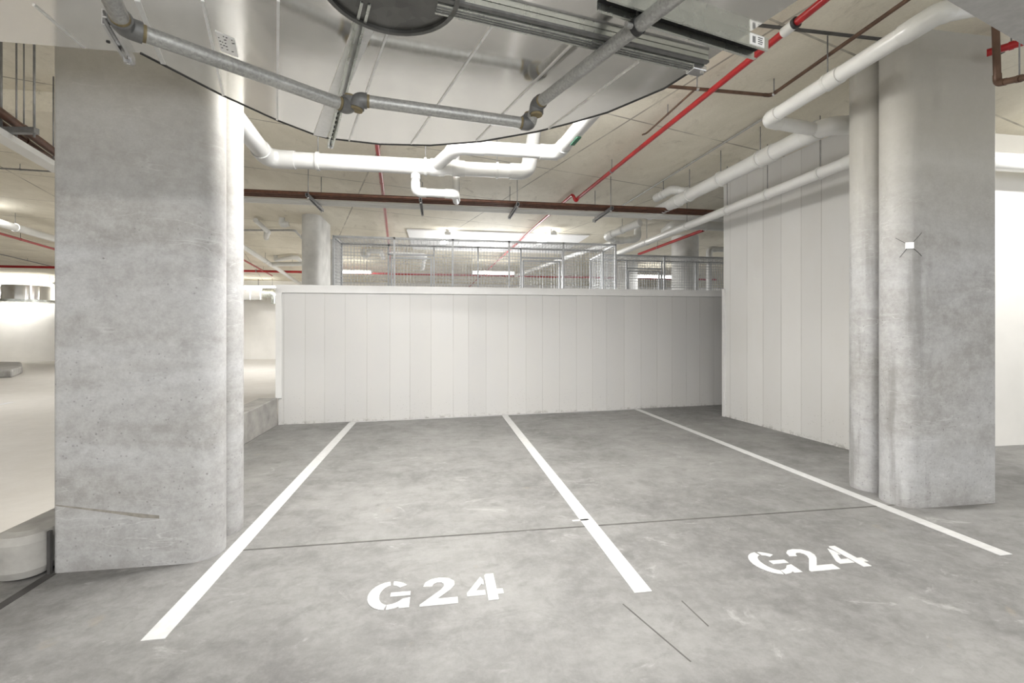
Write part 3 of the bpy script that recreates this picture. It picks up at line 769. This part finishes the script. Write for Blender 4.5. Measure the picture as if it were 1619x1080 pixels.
# ------------------------------------------------------------------ brown bundle on trapeze hangers over the parapet
BY, BZ = 6.95, 3.31
for k, (dy, dz, lab) in enumerate(((0, 0, 'front brown copper pipe of the bundle crossing above the parapet'), (.09, .0, 'middle brown copper pipe of the bundle crossing above the parapet'), (.18, .0, 'back brown copper pipe of the bundle crossing above the parapet'))):
    pipe('copper_pipe', lab, 'pipe', [V((-4.6, BY + dy, BZ + dz + .045)), V((8.0, BY + dy, BZ + dz + .045))], .026, M['copper'], couplings=[(0, .41 + .07 * k)], group='brown copper pipes of the bundle', hangers=[])
for k, (dy, lab) in enumerate(((.34, 'nearest white conduit beside the brown copper bundle'), (.43, 'middle white conduit beside the brown copper bundle'), (.52, 'rear white conduit beside the brown copper bundle'))):
    pipe('conduit', lab, 'pipe', [V((-4.6, BY + dy, BZ + .035)), V((8.0, BY + dy, BZ + .035))], .021, M['pvc'], group='white conduits beside the brown bundle', hangers=[])
for k, (px, lab) in enumerate(((487, 'trapeze hanger under the brown bundle, nearest the pale column'), (665, 'trapeze hanger under the brown bundle below the white trap pipe'), (818, 'trapeze hanger under the brown bundle beside the red sprinkler kink'), (966, 'trapeze hanger under the brown bundle near the white u-trap'))):
    c = at(px, 315, y=BY - .1)
    t = thing('trapeze_hanger', (c.x, BY + .2, BZ - .04), lab, 'pipe hanger', 'trapeze hangers of the brown bundle')
    MB().prof((c.x, BY - .16, BZ - .013), (c.x, BY + .72, BZ - .013), [(-.02, .022), (-.02, -.022), (-.008, -.022), (-.008, -.018), (-.016, -.018), (-.016, .018), (.016, .018), (.016, -.018), (.008, -.018), (.008, -.022), (.02, -.022), (.02, .022)]).build('channel', M['rod'], t)
    for yy in (BY - .09, BY + .64):
        r_ = MB().tube([V((c.x, yy, BZ - .06)), V((c.x, yy, CEIL))], .006, 6).build('threaded_rod', M['rod'], t)
        MB().tube([V((c.x, yy, BZ - .05)), V((c.x, yy, BZ - .032))], .016, 6).build('nut', M['chrome'], r_)
# tray with pipes at the far left
TZ = 3.0
for k, (a, b, r, m, lab) in enumerate((((-40, 148), (95, 247), .035, 'copper', 'upper brown pipe on the left trapeze past the kerb-side column'), ((-40, 168), (95, 262), .035, 'copper', 'lower brown pipe on the left trapeze past the kerb-side column'))):
    pipe('copper_pipe', lab, 'pipe', [at(*a, z=TZ + .08), at(*b, z=TZ + .08)], r, M[m])
p0, p1 = at(-40, 190, z=TZ - .05), at(95, 270, z=TZ - .05)
ctr = tag(MB().bar(p0, p1, .12, .05).build('cable_tray', M['pvc']), 'white cable tray slanting under the brown pipes past the kerb-side column', 'cable tray')
for f in (.42, .9):
    c = p0.lerp(p1, f); MB().tube([c, V((c.x, c.y, CEIL))], .006, 6).build('hanger_rod', M['rod'], ctr)
h0, h1 = at(-20, 206, z=TZ), at(58, 207, z=TZ)
t = thing('trapeze_hanger', (h0 + h1) / 2, 'trapeze hanger carrying brown pipes past the outer edge of the kerb-side column', 'pipe hanger')
MB().bar(h0, h1, .045, .045).build('channel', M['rod'], t)
for f in (.28, .95):
    c = h0.lerp(h1, f); MB().tube([c - up * .05, V((c.x, c.y, CEIL))], .008, 6).build('threaded_rod', M['rod'], t)

# dropped beam in the left bay
bm_ = tag(MB().box((-9.5, 5.30, 3.60), (-2.75, 6.6, CEIL - .002)).build('drop_beam', M['ceil']), 'shallow concrete ceiling drop beyond the broad kerb-side column', 'beam', None, 'thing')
wb = at(30, 80, d=2.95)

# ------------------------------------------------------------------ mesh cages
def grid(m, o, u, v, lu, lv, step=.058, w=.0056):
    nu, nv = max(1, round(lu / step)), max(1, round(lv / step))
    nrm = u.cross(v)
    for i in range(1, nu): m.bar(o + u * (lu * i / nu), o + u * (lu * i / nu) + v * lv, w, w, nrm)
    for j in range(1, nv): m.bar(o + v * (lv * j / nv) + nrm * w, o + v * (lv * j / nv) + u * lu + nrm * w, w, w, nrm)
def cage(label, x0, x1, yf, yb, zt, nfront, nback, doors, zb=1.25, fpw=.034):
    t = thing('storage_cage', ((x0 + x1) / 2, (yf + yb) / 2, 0), label, 'storage cage')
    X, Y, Z = V((1, 0, 0)), V((0, 1, 0)), V((0, 0, 1))
    fx = [x0 + (x1 - x0) * i / nfront for i in range(nfront + 1)]
    bx_ = [x0 + (x1 - x0) * i / nback for i in range(nback + 1)]
    for x in fx: MB().box((x - fpw / 2, yf - fpw / 2, 0), (x + fpw / 2, yf + fpw / 2, zt)).build('post', M['mesh'], t)
    for x in bx_: MB().box((x - fpw / 2, yb - fpw / 2, 0), (x + fpw / 2, yb + fpw / 2, zt)).build('post', M['mesh'], t)
    for y in (yf, yb):
        for z in (zb, 2.02 if y == yf else 2.0, zt - .02):
            MB().bar((x0, y, z), (x1, y, z), .034, .034).build('rail', M['mesh'], t)
    for x in (x0, x1):
        for z in (zb, zt - .02): MB().bar((x, yf, z), (x, yb, z), .034, .034).build('rail', M['mesh'], t)
    for i in range(nfront):
        m = MB(); grid(m, V((fx[i], yf, zb)), X, Z, fx[i + 1] - fx[i], zt - zb); m.build('front_panel', M['mesh'], t)
    for i in range(nback):
        if i in doors:
            d = MB(); a, b = bx_[i] + .05, bx_[i + 1] - .05
            zd = zt - .26
            for (p, q) in (((a, zb), (a, zd)), ((b, zb), (b, zd)), ((a, zd), (b, zd)), ((a, zb), (b, zb))):
                d.bar((p[0], yb + .03, p[1]), (q[0], yb + .03, q[1]), .034, .034, (0, 1, 0))
            do = d.build('door', M['mesh'], t)
            m = MB(); grid(m, V((a, yb + .03, zb)), X, Z, b - a, zd - zb); m.build('door_mesh', M['mesh'], do)
            MB().bar((bx_[i], yb, zt - .20), (bx_[i + 1], yb, zt - .20), .034, .034).build('door_head', M['mesh'], t)
            m = MB(); grid(m, V((bx_[i], yb, zt - .2)), X, Z, bx_[i + 1] - bx_[i], .18); m.build('back_panel', M['mesh'], t)
        else:
            m = MB(); grid(m, V((bx_[i], yb, zb)), X, Z, bx_[i + 1] - bx_[i], zt - zb); m.build('back_panel', M['mesh'], t)
    for x in (x0, x1):
        m = MB(); grid(m, V((x, yf, zb)), Y, Z, yb - yf, zt - zb); m.build('side_panel', M['mesh'], t)
    m = MB(); grid(m, V((x0, yf, zt - .02)), X, Y, x1 - x0, yb - yf, .075); m.build('roof_panel', M['mesh'], t)
    return t
cage('long silver wire-mesh storage cage behind the parapet, the taller-looking nearer one', -1.83, 3.37, 8.5, 9.2, 3.075, 5, 6, (1, 4))
cage('silver wire-mesh storage cage set further back, ending at the white wall', 3.44, 7.8, 9.5, 10.2, 3.05, 3, 5, (1,))

# ------------------------------------------------------------------ batten lights and far things
def batten(p, q, label, w=.14, power=0, drop=.03, strength=None):
    p, q = V(p), V(q)
    t = thing('batten_light', (p + q) / 2, label, 'ceiling light')
    MB().bar(p, q, w * .5, .05).build('housing', M['body'], t)
    d = (q - p).normalized()
    MB().bar(p + d * .03 - up * (.025 + drop), q - d * .03 - up * (.025 + drop), w, .045).build('diffuser', M['tube'], t)
    for e, s_ in ((p, 1), (q, -1)): MB().bar(e + d * s_ * .015 - up * .04, e + d * s_ * .045 - up * .04, w * 1.05, .08).build('end_cap', M['body'], t)
    for e in (p + d * .2, q - d * .2):
        MB().tube([e + up * .02, V((e.x, e.y, CEIL - .001))], .007, 8).build('mount_rod', M['rod'], t)
    if power:
        L = bpy.data.lights.new('batten_lamp', 'AREA'); L.shape = 'RECTANGLE'; L.size = (q - p).length; L.size_y = w; L.energy = power; L.color = (1.0, .985, .96)
        o = bpy.data.objects.new('batten_lamp', L); C.objects.link(o); o.parent = t
        o.location = V((0, 0, -.12)); o.rotation_euler = (0, 0, math.atan2(d.y, d.x))
    return t
# white insulation panel with two battens
q6 = [at(600, 360, z=3.785), at(930, 373, z=3.785)]
tag(MB().box((-.75, q6[1].y - .1, 3.765), (q6[1].x, q6[1].y + 2.6, CEIL - .004)).build('soffit_board', M['board']), 'bright white panel fixed to the ceiling above the cages, lit by two battens', 'ceiling panel')
for px, lab in ((704, 'glowing batten light on the white ceiling panel over the middle of the first cage'), (872, 'glowing batten light on the white ceiling panel by the red sprinkler pipe')):
    a = at(px + 4, 366, z=3.70); b = V((a.x - .1, a.y + 1.25, 3.70))
    batten(a, b, lab, power=55)
a = at(780, 430, z=3.42); batten(a + V((-.75, 0, 0)), a + V((.75, 0, 0)), 'glowing batten light seen level through the first mesh cage', power=60)
a = at(1036, 436, z=3.42); batten(a + V((-.9, 0, 0)), a + V((.9, 0, 0)), 'glowing batten light seen through the second mesh cage', power=60)
a = at(546, 428, z=3.45); batten(a + V((-.9, 0, 0)), a + V((.9, 0, 0)), 'glowing batten light between the pale column and the first cage corner', power=60)
a = at(20, 446, z=3.50); batten(a + V((-1.6, 0, 0)), a + V((1.6, 0, 0)), 'long glowing batten light at the far wall past the kerb-side column', power=40)
a = at(18, 460, z=3.1); batten(a + V((-1.4, 0, 0)), a + V((1.2, 0, 0)), 'lower glowing batten light above the far round fan past the kerb-side column', power=20)
a = at(405, 452, z=3.45); batten(a + V((-1.3, 0, 0)), a + V((.9, 0, 0)), 'thin glowing batten over the far metal duct behind the twin columns', power=40)
# unseen battens; those behind the viewer and above the duct corner added as fill
for x, y, pw, lab in ((-3.2, -2.0, 120, 'unseen fill batten light added behind the viewer, kerb side'), (.6, -2.2, 120, 'unseen fill batten light added behind the viewer, middle'), (4.2, -2.0, 120, 'unseen fill batten light added behind the viewer, tagged column side'),
                      (6.9, 3.6, 55, 'batten light near the white return wall beyond the tagged column'), (-.35, 4.05, 85, 'batten light on the ceiling hidden above the big duct edge'), (.75, 3.75, 120, 'unseen fill batten light added above the big duct corner')):
    z_ = CEIL - .1 
    batten((x - .6, y, z_), (x + .6, y, z_), lab, power=pw)
for x, y in ((-8, 3), (-8, 9), (-9, 15), (-3, 14)):
    pass
# far round fan and metal duct
f = at(42, 462, y=22.5)
t = thing('duct_fan', f, 'round silver fan drum on the far wall past the kerb-side column', 'fan')
MB().tube([f - V((0, 0, .35)), f + V((0, 0, .25))], .75, 28).build('drum', M['galvsheet'], t)
MB().tube([f - V((0, 0, .45)), f - V((0, 0, .35))], 1.15, 28).build('flange', M['galvrail'], t)
a = at(370, 464, y=23.4); b = at(418, 464, y=23.4)
t = thing('far_duct', (a + b) / 2, 'silver sheet duct along the far wall behind the twin columns', 'duct')
MB().bar(a, b, .6, .62).build('casing', M['galvsheet'], t)
for f_ in (.3, .62, .95):
    c = a.lerp(b, f_); MB().bar(c - V((.02, 0, 0)), c + V((.02, 0, 0)), .64, .66).build('joint_flange', M['galvseam'], t)
for f_ in (.2, .8):
    c = a.lerp(b, f_); MB().tube([c + V((0, 0, .3)), V((c.x, c.y, CEIL))], .02, 8).build('hanger_rod', M['rod'], t)
MB().tube(rounded([b, b + V((.5, 0, 0)), b + V((.5, 0, -.5))], .2), .2, 14).build('bend', M['galvrail'], t)

# ------------------------------------------------------------------ added fill lamps, no fittings of their own
def fill_lamp(loc, energy, size, rot=(0, 0, 0), sy=None, col=(.985, .99, 1.0), kind='AREA'):
    L = bpy.data.lights.new('fill_lamp', kind); L.energy = energy; L.color = col
    if kind == 'AREA': L.shape = 'RECTANGLE'; L.size = size; L.size_y = sy or size
    else: L.shadow_soft_size = size
    o = bpy.data.objects.new('fill_lamp', L); C.objects.link(o); o.location = loc; o.rotation_euler = rot
    return o
for x, y, e in ((-8.0, 2.0, 30), (-8.5, 10.0, 110), (-9, 17, 180), (-3.2, 18, 160), (3, 21, 160), (8.5, 14.5, 130)):
    fill_lamp((x, y, 3.72), e, 1.2, (0, 0, 0), .3)  # unseen lamps added to light the left aisle and far bays
fill_lamp((.6, -1.8, 2.0), 165, 1.0, kind='POINT')  # soft fill added behind the camera
fill_lamp((-.35, 4.0, 3.46), 10, .13, kind='POINT')  # unseen lamp added above the duct to brighten the ceiling
fill_lamp((.75, 3.75, 3.46), 18, .13, kind='POINT')  # likewise added, nearer the duct corner
fill_lamp((.1, 3.55, 3.38), 40, 1.5, (math.radians(132), 0, 0), .25)  # tilted uplight added to lift the ceiling
fill_lamp((1.5, 12.5, 2.6), 200, .5, kind='POINT')  # added to brighten pipes and ceiling behind the cages

w = bpy.data.worlds.new('world'); bpy.context.scene.world = w; w.use_nodes = True
w.node_tree.nodes['Background'].inputs[0].default_value = (.97, .985, 1, 1)
w.node_tree.nodes['Background'].inputs[1].default_value = 1.35

# ------------------------------------------------------------------ camera
cam = bpy.data.cameras.new('camera'); co = bpy.data.objects.new('camera', cam); C.objects.link(co)
cam.sensor_width = 36; cam.lens = 36 * F / W; cam.shift_y = -(540 - HOR) / W; cam.shift_x = (809.5 - CX) / W
cam.clip_start = .05; cam.clip_end = 200
co.location = (0, 0, CAMZ); co.rotation_euler = (PI / 2, 0, -YAW)
sc_ = bpy.context.scene
sc_.camera = co
sc_.view_settings.view_transform = 'Standard'
sc_.view_settings.look = 'None'
sc_.view_settings.exposure = 0.35
sc_.cycles.use_denoising = True
sc_.cycles.max_bounces = 8
sc_.cycles.diffuse_bounces = 5
